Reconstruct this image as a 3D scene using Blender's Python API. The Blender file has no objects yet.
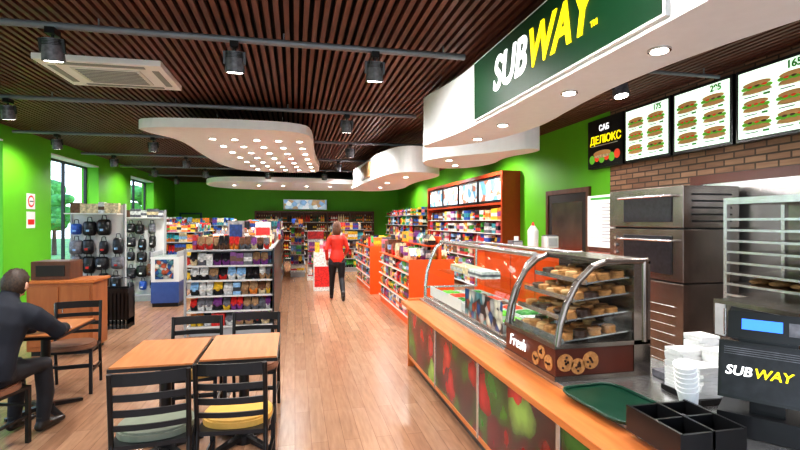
import bpy, math, random
from mathutils import Vector, Matrix
random.seed(7)
R=random.random
U=random.uniform
scene=bpy.context.scene
COL=scene.collection

# ---------------------------------------------------------------- materials
def newmat(name):
    m=bpy.data.materials.new(name); m.use_nodes=True
    nt=m.node_tree; b=nt.nodes['Principled BSDF']
    return m,nt,b
def mat(name,c,rough=.5,metal=0.,emit=0.,ecol=None,var=.06,scale=12.,bump=0.):
    m,nt,b=newmat(name)
    b.inputs['Roughness'].default_value=rough
    b.inputs['Metallic'].default_value=metal
    if emit>0:
        b.inputs['Base Color'].default_value=(*c,1)
        b.inputs['Emission Color'].default_value=(*(ecol or c),1)
        b.inputs['Emission Strength'].default_value=emit
        return m
    tc=nt.nodes.new('ShaderNodeTexCoord')
    n=nt.nodes.new('ShaderNodeTexNoise'); n.inputs['Scale'].default_value=scale; n.inputs['Detail'].default_value=3
    nt.links.new(tc.outputs['Object'],n.inputs['Vector'])
    r=nt.nodes.new('ShaderNodeValToRGB')
    r.color_ramp.elements[0].position=.3; r.color_ramp.elements[1].position=.7
    r.color_ramp.elements[0].color=(*[max(0,x*(1-var)) for x in c],1)
    r.color_ramp.elements[1].color=(*[min(1,x*(1+var)) for x in c],1)
    nt.links.new(n.outputs['Fac'],r.inputs['Fac'])
    nt.links.new(r.outputs['Color'],b.inputs['Base Color'])
    if bump:
        bp=nt.nodes.new('ShaderNodeBump'); bp.inputs['Strength'].default_value=bump
        nt.links.new(n.outputs['Fac'],bp.inputs['Height']); nt.links.new(bp.outputs['Normal'],b.inputs['Normal'])
    return m
def wood(name,c1,c2,rough=.4,sc=(1,12,12),scale=3):
    m,nt,b=newmat(name); b.inputs['Roughness'].default_value=rough
    tc=nt.nodes.new('ShaderNodeTexCoord'); mp=nt.nodes.new('ShaderNodeMapping'); mp.inputs['Scale'].default_value=sc
    n=nt.nodes.new('ShaderNodeTexNoise'); n.inputs['Scale'].default_value=scale; n.inputs['Detail'].default_value=5
    r=nt.nodes.new('ShaderNodeValToRGB')
    r.color_ramp.elements[0].position=.35; r.color_ramp.elements[1].position=.65
    r.color_ramp.elements[0].color=(*c1,1); r.color_ramp.elements[1].color=(*c2,1)
    L=nt.links.new
    L(tc.outputs['Object'],mp.inputs['Vector']); L(mp.outputs['Vector'],n.inputs['Vector']); L(n.outputs['Fac'],r.inputs['Fac']); L(r.outputs['Color'],b.inputs['Base Color'])
    return m
def brickmat(name,c1,c2,cm,bw,rh,mortar,axes,rough,bump=.0,noise=.0,offset=.5):
    m,nt,b=newmat(name); b.inputs['Roughness'].default_value=rough
    L=nt.links.new
    tc=nt.nodes.new('ShaderNodeTexCoord'); sx=nt.nodes.new('ShaderNodeSeparateXYZ'); mp=nt.nodes.new('ShaderNodeCombineXYZ')
    L(tc.outputs['Object'],sx.inputs[0]); L(sx.outputs[axes[0]],mp.inputs[0]); L(sx.outputs[axes[1]],mp.inputs[1])
    br=nt.nodes.new('ShaderNodeTexBrick')
    br.inputs['Color1'].default_value=(*c1,1); br.inputs['Color2'].default_value=(*c2,1); br.inputs['Mortar'].default_value=(*cm,1)
    br.inputs['Scale'].default_value=1; br.inputs['Brick Width'].default_value=bw; br.inputs['Row Height'].default_value=rh
    br.inputs['Mortar Size'].default_value=mortar; br.offset=offset
    L(mp.outputs['Vector'],br.inputs['Vector'])
    n=nt.nodes.new('ShaderNodeTexNoise'); n.inputs['Scale'].default_value=4; n.inputs['Detail'].default_value=6
    mp2=nt.nodes.new('ShaderNodeMapping'); mp2.inputs['Scale'].default_value=(1,8,1)
    L(mp.outputs['Vector'],mp2.inputs['Vector']); L(mp2.outputs['Vector'],n.inputs['Vector'])
    mx=nt.nodes.new('ShaderNodeMixRGB'); mx.blend_type='OVERLAY'; mx.inputs['Fac'].default_value=noise
    L(br.outputs['Color'],mx.inputs['Color1']); L(n.outputs['Fac'],mx.inputs['Color2'])
    L(mx.outputs['Color'],b.inputs['Base Color'])
    if bump:
        bp=nt.nodes.new('ShaderNodeBump'); bp.inputs['Strength'].default_value=bump; bp.invert=True
        L(br.outputs['Fac'],bp.inputs['Height']); L(bp.outputs['Normal'],b.inputs['Normal'])
    return m
def printmat(name,cols,scale,rough=.25,dark=.9,emit=0,dist=0.):
    """a printed colour picture: voronoi patches shaded towards their rims"""
    m,nt,b=newmat(name); b.inputs['Roughness'].default_value=rough
    L=nt.links.new
    tc=nt.nodes.new('ShaderNodeTexCoord')
    v=nt.nodes.new('ShaderNodeTexVoronoi'); v.inputs['Scale'].default_value=scale
    if dist:
        n=nt.nodes.new('ShaderNodeTexNoise'); n.inputs['Scale'].default_value=scale*1.2; n.inputs['Detail'].default_value=3
        L(tc.outputs['Object'],n.inputs['Vector'])
        ma=nt.nodes.new('ShaderNodeVectorMath'); ma.operation='MULTIPLY_ADD'; ma.inputs[1].default_value=(dist,)*3
        L(n.outputs['Color'],ma.inputs[0]); L(tc.outputs['Object'],ma.inputs[2]); L(ma.outputs[0],v.inputs['Vector'])
    else: L(tc.outputs['Object'],v.inputs['Vector'])
    sp=nt.nodes.new('ShaderNodeSeparateColor'); L(v.outputs['Color'],sp.inputs[0])
    r=nt.nodes.new('ShaderNodeValToRGB'); r.color_ramp.interpolation='CONSTANT'
    e=r.color_ramp.elements
    e[0].color=(*cols[0],1); e[0].position=0
    e[1].color=(*cols[1],1); e[1].position=1/len(cols)
    for i,c in enumerate(cols[2:]):
        x=e.new((i+2)/len(cols)); x.color=(*c,1)
    L(sp.outputs[0],r.inputs['Fac'])
    r2=nt.nodes.new('ShaderNodeValToRGB')
    r2.color_ramp.elements[0].color=(1,1,1,1); r2.color_ramp.elements[1].color=(1-dark,)*3+(1,)
    r2.color_ramp.elements[0].position=.15; r2.color_ramp.elements[1].position=.75
    L(v.outputs['Distance'],r2.inputs['Fac'])
    mx=nt.nodes.new('ShaderNodeMixRGB'); mx.blend_type='MULTIPLY'; mx.inputs['Fac'].default_value=1
    L(r.outputs['Color'],mx.inputs['Color1']); L(r2.outputs['Color'],mx.inputs['Color2'])
    L(mx.outputs['Color'],b.inputs['Base Color'])
    if emit:
        L(mx.outputs['Color'],b.inputs['Emission Color']); b.inputs['Emission Strength'].default_value=emit
    return m
def glassmat(name,tint=(.9,.97,.95),a=.12):
    m,nt,b=newmat(name)
    L=nt.links.new
    t=nt.nodes.new('ShaderNodeBsdfTransparent'); t.inputs['Color'].default_value=(*tint,1)
    g=nt.nodes.new('ShaderNodeBsdfGlossy'); g.inputs['Roughness'].default_value=.02
    mx=nt.nodes.new('ShaderNodeMixShader'); mx.inputs['Fac'].default_value=a
    L(t.outputs[0],mx.inputs[1]); L(g.outputs[0],mx.inputs[2])
    L(mx.outputs[0],nt.nodes['Material Output'].inputs['Surface'])
    return m

M={}
M['green']=mat('wall_green',(.125,.48,.014),.55,var=.04,scale=2)
M['white']=mat('white_paint',(.90,.90,.92),.45,var=.02)
M['offw']=mat('off_white_plastic',(.72,.72,.70),.4,var=.03)
M['blk']=mat('black_metal',(.008,.008,.009),.35,var=.1)
M['blkp']=mat('black_plastic',(.011,.011,.012),.3,var=.1)
M['dark']=mat('dark_void',(.02,.018,.016),.6)
M['grey']=mat('grey_metal',(.20,.22,.25),.4,.3)
M['lgrey']=mat('light_grey',(.40,.41,.42),.45)
M['steel']=mat('brushed_steel',(.62,.62,.62),.26,.9,var=.08,scale=30)
M['dsteel']=mat('dark_steel',(.25,.215,.19),.24,.9,var=.25,scale=3)
M['slat']=wood('ceiling_slat_wood',(.100,.036,.023),(.158,.062,.041),.5,(12,1,12))
M['ceilbk']=mat('ceiling_backing',(.006,.004,.004),.9)
M['floor']=brickmat('floor_planks',(.335,.178,.104),(.425,.242,.147),(.19,.10,.06),1.25,.125,.0018,(1,0),.25,.02,.4)
M['brick']=brickmat('brown_brick',(.20,.10,.06),(.36,.21,.13),(.075,.05,.035),.25,.075,.010,(1,2),.7,.6,.5)
M['table']=wood('tabletop_wood',(.48,.175,.055),(.58,.225,.08),.42,(10,1,10))
M['orange']=wood('orange_laminate',(.54,.155,.035),(.64,.21,.055),.35,(10,1,10))
M['owood']=wood('cabinet_wood',(.34,.11,.035),(.43,.15,.05),.4,(3,3,.5))
M['bwood']=wood('brown_wood',(.11,.04,.02),(.16,.065,.033),.45,(3,3,.5))
M['redor']=mat('red_orange_panel',(.78,.10,.012),.35,var=.05)
M['redfr']=mat('red_brown_frame',(.40,.05,.015),.35)
M['seaty']=mat('seat_yellow',(.72,.42,.10),.5)
M['seatg']=mat('seat_olive',(.22,.24,.18),.5)
M['seatb']=mat('seat_brown',(.26,.12,.07),.5)
M['signg']=mat('sign_green',(.001,.042,.013),.5,var=.03)
M['lampe']=mat('lamp_glow',(1,.96,.9),emit=14)
M['dl']=mat('downlight_glow',(1,.93,.8),emit=14)
M['txtw']=mat('letter_white',(1,1,1),emit=1.0)
M['txty']=mat('letter_yellow',(1,.83,.01),emit=.8)
M['txtg']=mat('print_green',(.05,.35,.04),.5)
M['txtr']=mat('print_red',(.8,.03,.02),.5)
M['txtk']=mat('print_black',(.02,.02,.02),.5)
M['menu']=mat('menu_backlit',(.80,1,.84),emit=.75)
M['menud']=mat('menu_dark',(.01,.01,.012),.3)
M['bun']=mat('bun_print',(.48,.24,.08),.6,emit=.25,ecol=(.6,.36,.15))
M['leaf']=mat('lettuce_print',(.12,.42,.03),.6,emit=.25,ecol=(.2,.6,.05))
M['tom']=mat('tomato_print',(.7,.06,.02),.6,emit=.25,ecol=(.8,.1,.04))
M['glass']=glassmat('clear_glass',(.93,.97,.96),.07)
M['wglass']=glassmat('window_glass',(.95,.98,1),.06)
M['veg']=printmat('vegetable_print',[(.55,.010,.01),(.08,.30,.02),(.66,.03,.02),(.20,.004,.02),(.03,.15,.02),(.26,.45,.07),(.46,.01,.015),(.10,.012,.02)],3.8,.15,.92,0,.26)
M['pic']=printmat('poster_print',[(.02,.10,.30),(.6,.6,.6),(.05,.05,.06),(.5,.1,.05),(.1,.3,.35),(.75,.72,.6)],14,.3,.6)
M['picw']=printmat('lightbox_print',[(.75,.85,.95),(.6,.75,.85),(.85,.9,.9),(.15,.4,.6),(.8,.75,.65),(.55,.2,.12)],5.5,.3,.35,emit=.45,dist=.1)
M['picb']=printmat('banner_print',[(.5,.65,.8),(.8,.85,.9),(.25,.45,.7),(.5,.35,.2)],5,.3,.3,emit=.5)
M['picm']=printmat('promo_print',[(.35,.15,.06),(.5,.28,.12),(.2,.08,.04),(.6,.45,.3)],5,.3,.4,dist=.2)
M['cookie']=mat('cookie',(.44,.20,.065),.8,var=.25,scale=60,bump=.3)
M['pastry']=mat('pastry',(.58,.33,.14),.6,var=.25,scale=30)
M['choc']=mat('chocolate',(.06,.025,.015),.4)
M['brownp']=mat('brown_panel',(.10,.022,.012),.35)
M['tray']=mat('tray_green',(.006,.050,.028),.35)
M['lcd']=mat('lcd_blue',(.04,.18,.8),emit=1.3)
M['paper']=mat('paper',(.82,.82,.81),.8,var=.03)
M['skin']=mat('skin',(.62,.34,.24),.5,var=.04)
M['hairb']=mat('hair_dark',(.040,.023,.014),.6,var=.5,scale=70,bump=.6)
M['hairr']=mat('hair_brown',(.12,.05,.025),.5,var=.3,scale=60)
M['navy']=mat('jacket_navy',(.010,.012,.020),.85,var=.2,scale=8,bump=.2)
M['red']=mat('jacket_red',(.60,.028,.012),.6,var=.12,scale=8,bump=.2)
M['trou']=mat('trousers_black',(.012,.012,.016),.7,var=.2)
M['shoe']=mat('shoes_dark',(.02,.015,.012),.4)
M['lip']=mat('lip',(.45,.12,.10),.5)
M['eyew']=mat('eye_white',(.8,.8,.8),.2)
M['foliage']=mat('tree_foliage',(.08,.26,.05),.8,var=.6,scale=3,bump=.5)
M['bark']=mat('tree_bark',(.10,.06,.04),.9)
M['grass']=mat('lawn_grass',(.16,.30,.08),.9,var=.3,scale=1)
M['chest']=mat('cooler_blue',(.05,.10,.30),.3)
M['acg']=mat('ac_grille',(.30,.32,.33),.5)
for n_,c_ in dict(g_red=(.58,.025,.02),g_yel=(.80,.48,.04),g_blu=(.03,.10,.42),g_grn=(.06,.32,.05),g_wht=(.68,.68,.66),g_org=(.75,.22,.03),g_brn=(.14,.06,.03),g_pur=(.20,.05,.23),g_blk=(.016,.016,.02),g_teal=(.05,.33,.38),g_pnk=(.65,.20,.26),g_crm=(.68,.55,.34),g_lb=(.25,.45,.7),g_dg=(.02,.12,.05),g_gry=(.14,.14,.16),g_tan=(.36,.22,.12)).items():
    M[n_]=mat(n_.replace('g_','package_'),c_,.35,var=.4,scale=25)
PAL=['g_red','g_yel','g_blu','g_grn','g_wht','g_org','g_brn','g_pur','g_blk','g_teal','g_pnk','g_crm','g_lb','g_wht','g_red','g_yel','g_blk','g_gry','g_brn']
DPAL=['g_blk','g_brn','g_gry','g_wht','g_tan','g_blk','g_red','g_brn','g_crm','g_yel','g_red','g_gry','g_pur','g_lb','g_tan','g_wht','g_org']
BPAL=['g_dg','g_brn','g_blk','g_org','g_wht','g_yel','g_red','g_dg','g_blk','g_crm']

# ---------------------------------------------------------------- builder
class B:
    def __init__(s): s.v=[];s.f=[];s.m=[];s.sm=[];s.mats=[]
    def mi(s,k):
        if k not in s.mats: s.mats.append(k)
        return s.mats.index(k)
    def add(s,vs,fs,k,sm=False,T=None):
        o=len(s.v)
        if T is not None: vs=[T@Vector(p) for p in vs]
        s.v+= [tuple(p) for p in vs]
        for i,f in enumerate(fs):
            s.f.append([o+j for j in f]); s.m.append(s.mi(k[i] if isinstance(k,list) else k)); s.sm.append(sm)
    def box(s,x0,x1,y0,y1,z0,z1,k,T=None):
        vs=[(x0,y0,z0),(x1,y0,z0),(x1,y1,z0),(x0,y1,z0),(x0,y0,z1),(x1,y0,z1),(x1,y1,z1),(x0,y1,z1)]
        s.add(vs,[(0,3,2,1),(4,5,6,7),(0,1,5,4),(1,2,6,5),(2,3,7,6),(3,0,4,7)],k,False,T)
    def cyl(s,p0,p1,r0,k,r1=None,n=14,T=None,sm=True):
        r1=r0 if r1 is None else r1
        p0=Vector(p0);p1=Vector(p1);t=(p1-p0).normalized()
        a=t.cross(Vector((0,0,1)) if abs(t.z)<.9 else Vector((1,0,0))).normalized(); b=t.cross(a)
        vs=[];
        for p,r in((p0,r0),(p1,r1)):
            for i in range(n):
                q=2*math.pi*i/n; vs.append(p+a*r*math.cos(q)+b*r*math.sin(q))
        fs=[(i,(i+1)%n,n+(i+1)%n,n+i) for i in range(n)]
        s.add(vs,fs,k,sm,T)
        s.add(vs[:n],[tuple(range(n-1,-1,-1))],k,False,T); s.add(vs[n:],[tuple(range(n))],k,False,T)
    def tube(s,pts,r,k,n=8,T=None):
        for a,b in zip(pts[:-1],pts[1:]): s.cyl(a,b,r,k,n=n,T=T)
    def prism(s,poly,a0,a1,k,ax='z',T=None):
        n=len(poly)
        def mp(p,a):
            if ax=='z': return (p[0],p[1],a)
            if ax=='y': return (p[0],a,p[1])
            return (a,p[0],p[1])
        vs=[mp(p,a0) for p in poly]+[mp(p,a1) for p in poly]
        fs=[tuple(range(n-1,-1,-1)),tuple(range(n,2*n))]+[(i,(i+1)%n,n+(i+1)%n,n+i) for i in range(n)]
        s.add(vs,fs,k,False,T)
    def ell(s,c,r,k,nu=14,nv=9,T=None,fn=None,keep=None,sm=True):
        vs=[];fs=[]
        for j in range(nv+1):
            th=math.pi*j/nv
            for i in range(nu):
                ph=2*math.pi*i/nu
                d=Vector((math.sin(th)*math.cos(ph),math.sin(th)*math.sin(ph),math.cos(th)))
                if fn: d=fn(d)
                vs.append((c[0]+r[0]*d.x,c[1]+r[1]*d.y,c[2]+r[2]*d.z))
        for j in range(nv):
            for i in range(nu):
                f=(j*nu+i,(j+1)*nu+i,(j+1)*nu+(i+1)%nu,j*nu+(i+1)%nu)
                if keep:
                    m_=sum((Vector(vs[q]) for q in f),Vector())/4-Vector(c)
                    if not keep(m_): continue
                fs.append(f)
        s.add(vs,fs,k,sm,T)
    def loft(s,ch,ra,rb,side,k,n=14,T=None):
        P=[Vector(p) for p in ch]; vs=[];N=len(P)
        for i,p in enumerate(P):
            t=(P[min(i+1,N-1)]-P[max(i-1,0)]).normalized()
            a=Vector(side); a=(a-t*a.dot(t)).normalized(); b=t.cross(a)
            for j in range(n):
                q=2*math.pi*j/n; vs.append(p+a*ra[i]*math.cos(q)+b*rb[i]*math.sin(q))
        fs=[(i*n+j,i*n+(j+1)%n,(i+1)*n+(j+1)%n,(i+1)*n+j) for i in range(N-1) for j in range(n)]
        fs+=[tuple(range(n-1,-1,-1)),tuple(range((N-1)*n,N*n))]
        s.add(vs,fs,k,True,T)
    def obj(s,name,bevel=0,loc=None,rz=0,recenter=True):
        me=bpy.data.meshes.new(name)
        if loc is None and recenter:
            xs=[v[0] for v in s.v];ys=[v[1] for v in s.v];zs=[v[2] for v in s.v]
            o=((min(xs)+max(xs))/2,(min(ys)+max(ys))/2,min(zs))
            vv=[(v[0]-o[0],v[1]-o[1],v[2]-o[2]) for v in s.v]
        else: vv=s.v; o=loc or (0,0,0)
        me.from_pydata(vv,[],s.f); me.update()
        for k in s.mats: me.materials.append(M[k])
        for p,mi_,sm in zip(me.polygons,s.m,s.sm): p.material_index=mi_; p.use_smooth=sm
        ob=bpy.data.objects.new(name,me); ob.location=o; ob.rotation_euler=(0,0,rz); COL.objects.link(ob)
        if bevel:
            md=ob.modifiers.new('bevel','BEVEL'); md.width=bevel; md.segments=2; md.limit_method='ANGLE'; md.angle_limit=.7
        return ob
def text(name,s,loc,size,k,par,rot=(math.pi/2,0,-math.pi/2),bold=.0,shear=0,ext=.002,align='LEFT',sx=1,sp=1.):
    c=bpy.data.curves.new(name,'FONT'); c.body=s; c.size=size; c.offset=bold; c.shear=shear; c.extrude=ext; c.align_x=align; c.space_character=sp
    c.materials.append(M[k])
    o=bpy.data.objects.new(name,c); COL.objects.link(o)
    o.location=Vector(loc)-Vector(par.location); o.rotation_euler=rot; o.scale=(sx,1,1); o.parent=par
    return o

def smoothpoly(p,it=3):
    for _ in range(it):
        q=[]
        for i in range(len(p)):
            a=p[i];b=p[(i+1)%len(p)]
            q.append((a[0]*.75+b[0]*.25,a[1]*.75+b[1]*.25)); q.append((a[0]*.25+b[0]*.75,a[1]*.25+b[1]*.75))
        p=q
    return p

# ---------------------------------------------------------------- room shell
XL,XR,YB,YF,ZC=-5.0,4.72,22.0,-2.5,3.4
b=B(); b.box(XL-.4,XR+.2,YF-.2,YB+.2,-.12,0,'floor'); b.obj('floor',recenter=False)
b=B(); b.box(XL-.4,XR+.2,YF-.2,YB+.2,3.50,3.6,'ceilbk')
x=XL+.03
while x<XR:
    b.box(x,x+.042,YF,YB,ZC,ZC+.06,'slat'); x+=.080
b.obj('ceiling',recenter=False)
# left wall with windows
wins=[(2.4,5.2),(6.8,9.7),(11.4,13.9),(16.4,18.9)]  # first two lie left of the view, added to let in daylight
zs0,zs1=.35,3.12
b=B(); y=YF-.2
for (a,c) in wins:
    b.box(XL-.4,XL,y,a,0,3.5,'green'); b.box(XL-.4,XL,a,c,0,zs0,'green'); b.box(XL-.4,XL,a,c,zs1+.03,3.5,'green')
    b.box(XL-.4,XL+.004,a,c,zs1,zs1+.03,'white'); b.box(XL-.4,XL+.03,a-.0,c,zs0,zs0+.03,'white'); y=c
b.box(XL-.4,XL,y,YB+.2,0,3.5,'green'); b.obj('wall_left',recenter=False)
for i,(a,c) in enumerate(wins):
    b=B(); xf=XL-.33; w=.05
    b.box(xf,xf+.06,a,a+w,zs0+.03,zs1,'blk'); b.box(xf,xf+.06,c-w,c,zs0+.03,zs1,'blk')
    b.box(xf,xf+.06,a+w,c-w,zs0+.03,zs0+.03+w,'blk'); b.box(xf,xf+.06,a+w,c-w,zs1-w,zs1,'blk')
    m_=(a+c)/2; b.box(xf,xf+.06,m_-.025,m_+.025,zs0+.08,zs1-w,'blk')
    b.box(xf+.02,xf+.026,a+w,c-w,zs0+.08,zs1-w,'wglass')
    b.obj('window_%d'%(i+1),recenter=False)
b=B(); b.box(XL,XR,YB,YB+.2,0,3.5,'green'); b.obj('wall_back',recenter=False)
b=B(); b.box(XR,XR+.2,6.5,YB+.2,0,3.5,'green'); b.box(XR,XR+.2,YF,6.5,0,3.5,'brick'); b.obj('wall_right',recenter=False)
# front wall (behind the camera) with unseen window openings added for daylight fill
b=B(); b.box(XL,XR,YF-.2,YF,0,.5,'white'); b.box(XL,XR,YF-.2,YF,3.0,3.5,'white'); b.box(XL,-4.4,YF-.2,YF,.5,3,'white'); b.box(4.2,XR,YF-.2,YF,.5,3,'white'); b.box(-.1,.1,YF-.2,YF,.5,3,'white'); b.obj('wall_front',recenter=False)
b=B(); b.box(XL,XL+.015,YF,YB,0,.09,'dark'); b.obj('baseboard_left',recenter=False)
b=B(); b.box(XL+.02,XR-.02,YB-.015,YB,0,.09,'dark'); b.obj('baseboard_back',recenter=False)
# outdoors
b=B(); b.box(-60,XL-.4,-30,60,-.25,-.13,'grass'); b.obj('lawn',recenter=False)
for (tx,ty,s_) in [(-13,23,.9),(-17,33,1.2),(-13,30,.8),(-19,42,1.4),(-14,13,1.),(-12,40,1.2)]:
    b=B(); b.cyl((tx,ty,-.13),(tx,ty,2.5*s_),.16*s_,'bark',.08*s_)
    for i in range(14):
        a=U(0,6.28); r=U(0,1.)*s_
        b.ell((tx+r*math.cos(a),ty+r*math.sin(a),U(1.6,3.8)*s_),(U(.4,.75)*s_,U(.4,.75)*s_,U(.3,.5)*s_),'foliage',10,7,sm=False)
    b.obj('garden_tree')

# ---------------------------------------------------------------- goods
def item(b,x,y,z,w,d,h,kind,pal,face):
    c1=random.choice(pal); c2=random.choice(pal)
    hw,hd=(w/2,d/2) if face=='y' else (d/2,w/2)
    if kind=='box':
        b.box(x-hw,x+hw,y-hd,y+hd,z,z+h,c1)
        e=.002; b.box(x-hw-e,x+hw+e,y-hd-e,y+hd+e,z+h*.3,z+h*U(.55,.75),c2)
    elif kind=='bag':
        e=.75; m=z+h*.45
        vs=[(x-hw*e,y-hd*.6,z),(x+hw*e,y-hd*.6,z),(x+hw*e,y+hd*.6,z),(x-hw*e,y+hd*.6,z),
            (x-hw,y-hd,m),(x+hw,y-hd,m),(x+hw,y+hd,m),(x-hw,y+hd,m)]
        if face=='y': top=[(x-hw*.9,y-.004,z+h),(x+hw*.9,y-.004,z+h),(x+hw*.9,y+.004,z+h),(x-hw*.9,y+.004,z+h)]
        else: top=[(x-.004,y-hd*.9,z+h),(x+.004,y-hd*.9,z+h),(x+.004,y+hd*.9,z+h),(x-.004,y+hd*.9,z+h)]
        vs+=top
        fs=[(0,3,2,1)]
        for l in(0,4):
            for i in range(4): fs.append((l+i,l+(i+1)%4,l+4+(i+1)%4,l+4+i))
        fs.append((8,9,10,11))
        k=[c1]*5+[c2,c1,c2,c1]+[c1]
        b.add(vs,fs,k)
        if face=='y': b.ell((x,y-hd*.95,m),(hw*.55,.012,h*.16),c2,8,5)
        else: b.ell((x-hw*.95,y,m),(.012,hd*.55,h*.16),c2,8,5)
    else:
        r=min(w,d)/2*.85
        b.cyl((x,y,z),(x,y,z+h*.62),r,c1,n=8); b.cyl((x,y,z+h*.62),(x,y,z+h*.8),r,c1,r*.4,n=8); b.cyl((x,y,z+h*.8),(x,y,z+h),r*.38,c2,n=8)
        b.cyl((x,y,z+h*.2),(x,y,z+h*.45),r*1.03,c2,n=8)
def row(b,face,sgn,pos,a0,a1,z,mh,kinds,pal,depth=.16,wr=(.06,.12),reps=(1,1,2,2,3)):
    a=a0+.01
    while a<a1-.05:
        w=min(U(*wr),a1-.01-a); h=mh*U(.78,1.0); k=random.choice(kinds); d=depth*U(.8,1)
        rep=random.choice(reps)
        st=random.getstate(); 
        for _ in range(rep):
            if a+w>a1: break
            random.setstate(st)
            c=a+w/2; q=pos-sgn*(depth/2+.02)
            if face=='y': item(b,c,q,z,w*.94,d,h,k,pal,'y')
            else: item(b,q,c,z,w*.94,d,h,k,pal,'x')
            a+=w
        random.random(); 
def gondola(name,x0,x1,y0,y1,levels,top,faces,kinds,pal,frame='lgrey',core='g_gry',dep=.28,topgoods=True,strip='lgrey',base=.12,ends=None,wr=(.06,.12),tstep=.36,reps=(1,1,2,2,3)):
    b=B(); e=dep
    cx0=x0+(e if '-x' in faces else .02); cx1=x1-(e if '+x' in faces else .02)
    cy0=y0+(e if '-y' in faces else .02); cy1=y1-(e if '+y' in faces else .02)
    b.box(x0+.02,x1-.02,y0+.02,y1-.02,0,base,frame)
    b.box(cx0,cx1,cy0,cy1,base,top,core)
    zs=levels+[top]
    for i,z in enumerate(levels):
        b.box(x0,x1,y0,y1,z-.015,z,frame)
        if '-y' in faces: b.box(x0,x1,y0-.008,y0,z-.024,z+.003,strip)
        if '-x' in faces: b.box(x0-.008,x0,y0,y1,z-.024,z+.003,strip)
        if '+x' in faces: b.box(x1,x1+.008,y0,y1,z-.024,z+.003,strip)
        mh=zs[i+1]-z-.022
        if '-y' in faces: row(b,'y',-1,y0,x0+.02,x1-.02,z,mh,kinds,pal,min(.2,dep-.05),wr,reps)
        yy0=cy0 if '-y' in faces else y0
        if '-x' in faces: row(b,'x',-1,x0,yy0,y1-.02,z,mh,kinds,pal,min(.2,dep-.05),wr)
        if '+x' in faces: row(b,'x',1,x1,yy0,y1-.02,z,mh,kinds,pal,min(.2,dep-.05),wr)
    b.box(x0,x1,y0,y1,top-.02,top,frame)
    if ends:
        b.box(x0,x1,y0-.03,y0,0,top+.03,ends)
    if topgoods:
        yy=y0+.1
        while yy<y1-.1:
            row(b,'y',-1,yy,x0+.04,x1-.04,top,U(.18,.3),kinds,pal,.16); yy+=tstep
    return b
# main gondola
b=gondola('g',-1.56,-.34,7.6,11.8,[.14,.37,.60,.83,1.05],1.28,['-y','-x','+x'],['bag','bag','bag','box'],DPAL,'lgrey','g_blk',.28,True,'offw',wr=(.09,.15),reps=(1,1,1,2))
b.box(-.335,-.31,7.58,11.8,.0,1.3,'blkp'); b.box(-1.6,-1.57,7.58,7.62,0,1.3,'lgrey')
b.box(-1.05,-.85,8.2,8.4,1.28,1.34,'g_wht'); b.box(-1.08,-.82,8.29,8.31,1.34,1.72,'g_wht'); b.box(-1.05,-.85,8.283,8.29,1.4,1.66,'g_blu')
b.box(-.72,-.45,9.3,9.55,1.28,1.7,'g_wht'); b.box(-.71,-.46,9.29,9.3,1.35,1.6,'g_red')
b.obj('snack_shelf_unit')
gondola('g',-3.7,-2.4,13.0,15.6,[.14,.5,.85,1.2],1.45,['-y','+x'],['bag','box'],PAL).obj('snack_shelf_unit')
gondola('g',-3.6,-2.2,17.2,20.6,[.14,.5,.85,1.2],1.6,['-y','+x'],['bag','box'],PAL).obj('snack_shelf_unit')
gondola('g',-1.55,-.35,13.2,17.0,[.14,.45,.8,1.1],1.5,['-y','+x'],['bag','box'],PAL).obj('snack_shelf_unit')
gondola('g',-.15,.32,15.2,18.0,[.14,.4,.7,1.0,1.25],1.55,['-y','+x'],['bag','box'],PAL).obj('snack_shelf_unit')
gondola('g',1.35,2.4,16.5,19.5,[.14,.45,.8,1.1],1.45,['-y','-x'],['bag','box'],PAL).obj('snack_shelf_unit')
# orange fronted checkout shelving, right of aisle
b=gondola('c',1.79,2.55,7.53,10.3,[.16,.40,.63,.86],1.06,['-x'],['box','bag'],PAL,'redor','redor',.28,True,'offw',.14,'redor')
b.box(2.3,2.34,7.53,10.3,1.06,1.46,'redor'); b.box(2.1,2.3,7.53,10.3,1.3,1.32,'redor'); row(b,'x',-1,2.1,7.55,10.2,1.32,.2,['box','bag'],PAL,.14)
b.obj('checkout_shelf_unit')
b=gondola('c',1.72,2.5,11.2,13.8,[.16,.40,.63,.86],1.1,['-x'],['box','bag'],PAL,'redor','redor',.28,True,'offw',.14,'redor')
b.obj('checkout_shelf_unit')
# wall shelving with lightboxes on the right wall
b=B(); X0=4.3
b.box(X0,XR-.003,9.5,9.58,0,2.8,'redfr'); b.box(X0,XR-.003,15.3,15.38,0,2.8,'redfr'); b.box(X0,XR-.003,9.58,15.3,2.72,2.8,'redfr'); b.box(XR-.06,XR-.003,9.58,15.3,0,2.72,'redfr')
b.box(X0,XR-.06,9.58,15.3,2.08,2.13,'redfr')
for i in range(4):
    y0=9.62+i*1.42; b.box(X0+.05,XR-.07,y0,y0+1.34,2.15,2.70,'g_blk'); b.box(X0+.04,X0+.05,y0+.05,y0+1.29,2.19,2.66,'picw')
for z in(.15,.5,.85,1.15,1.45,1.75):
    b.box(X0,XR-.06,9.58,15.3,z-.02,z,'offw'); row(b,'x',-1,X0,9.6,15.28,z,.27,['box','box','bottle'],PAL+['g_wht','g_red'],.2)
b.obj('wall_shelving')
gondola('c',3.9,4.7,16.2,20.8,[.14,.5,.85,1.2,1.6],1.95,['-x','-y'],['box','bottle'],PAL,'lgrey').obj('drinks_shelf_unit')
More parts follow.
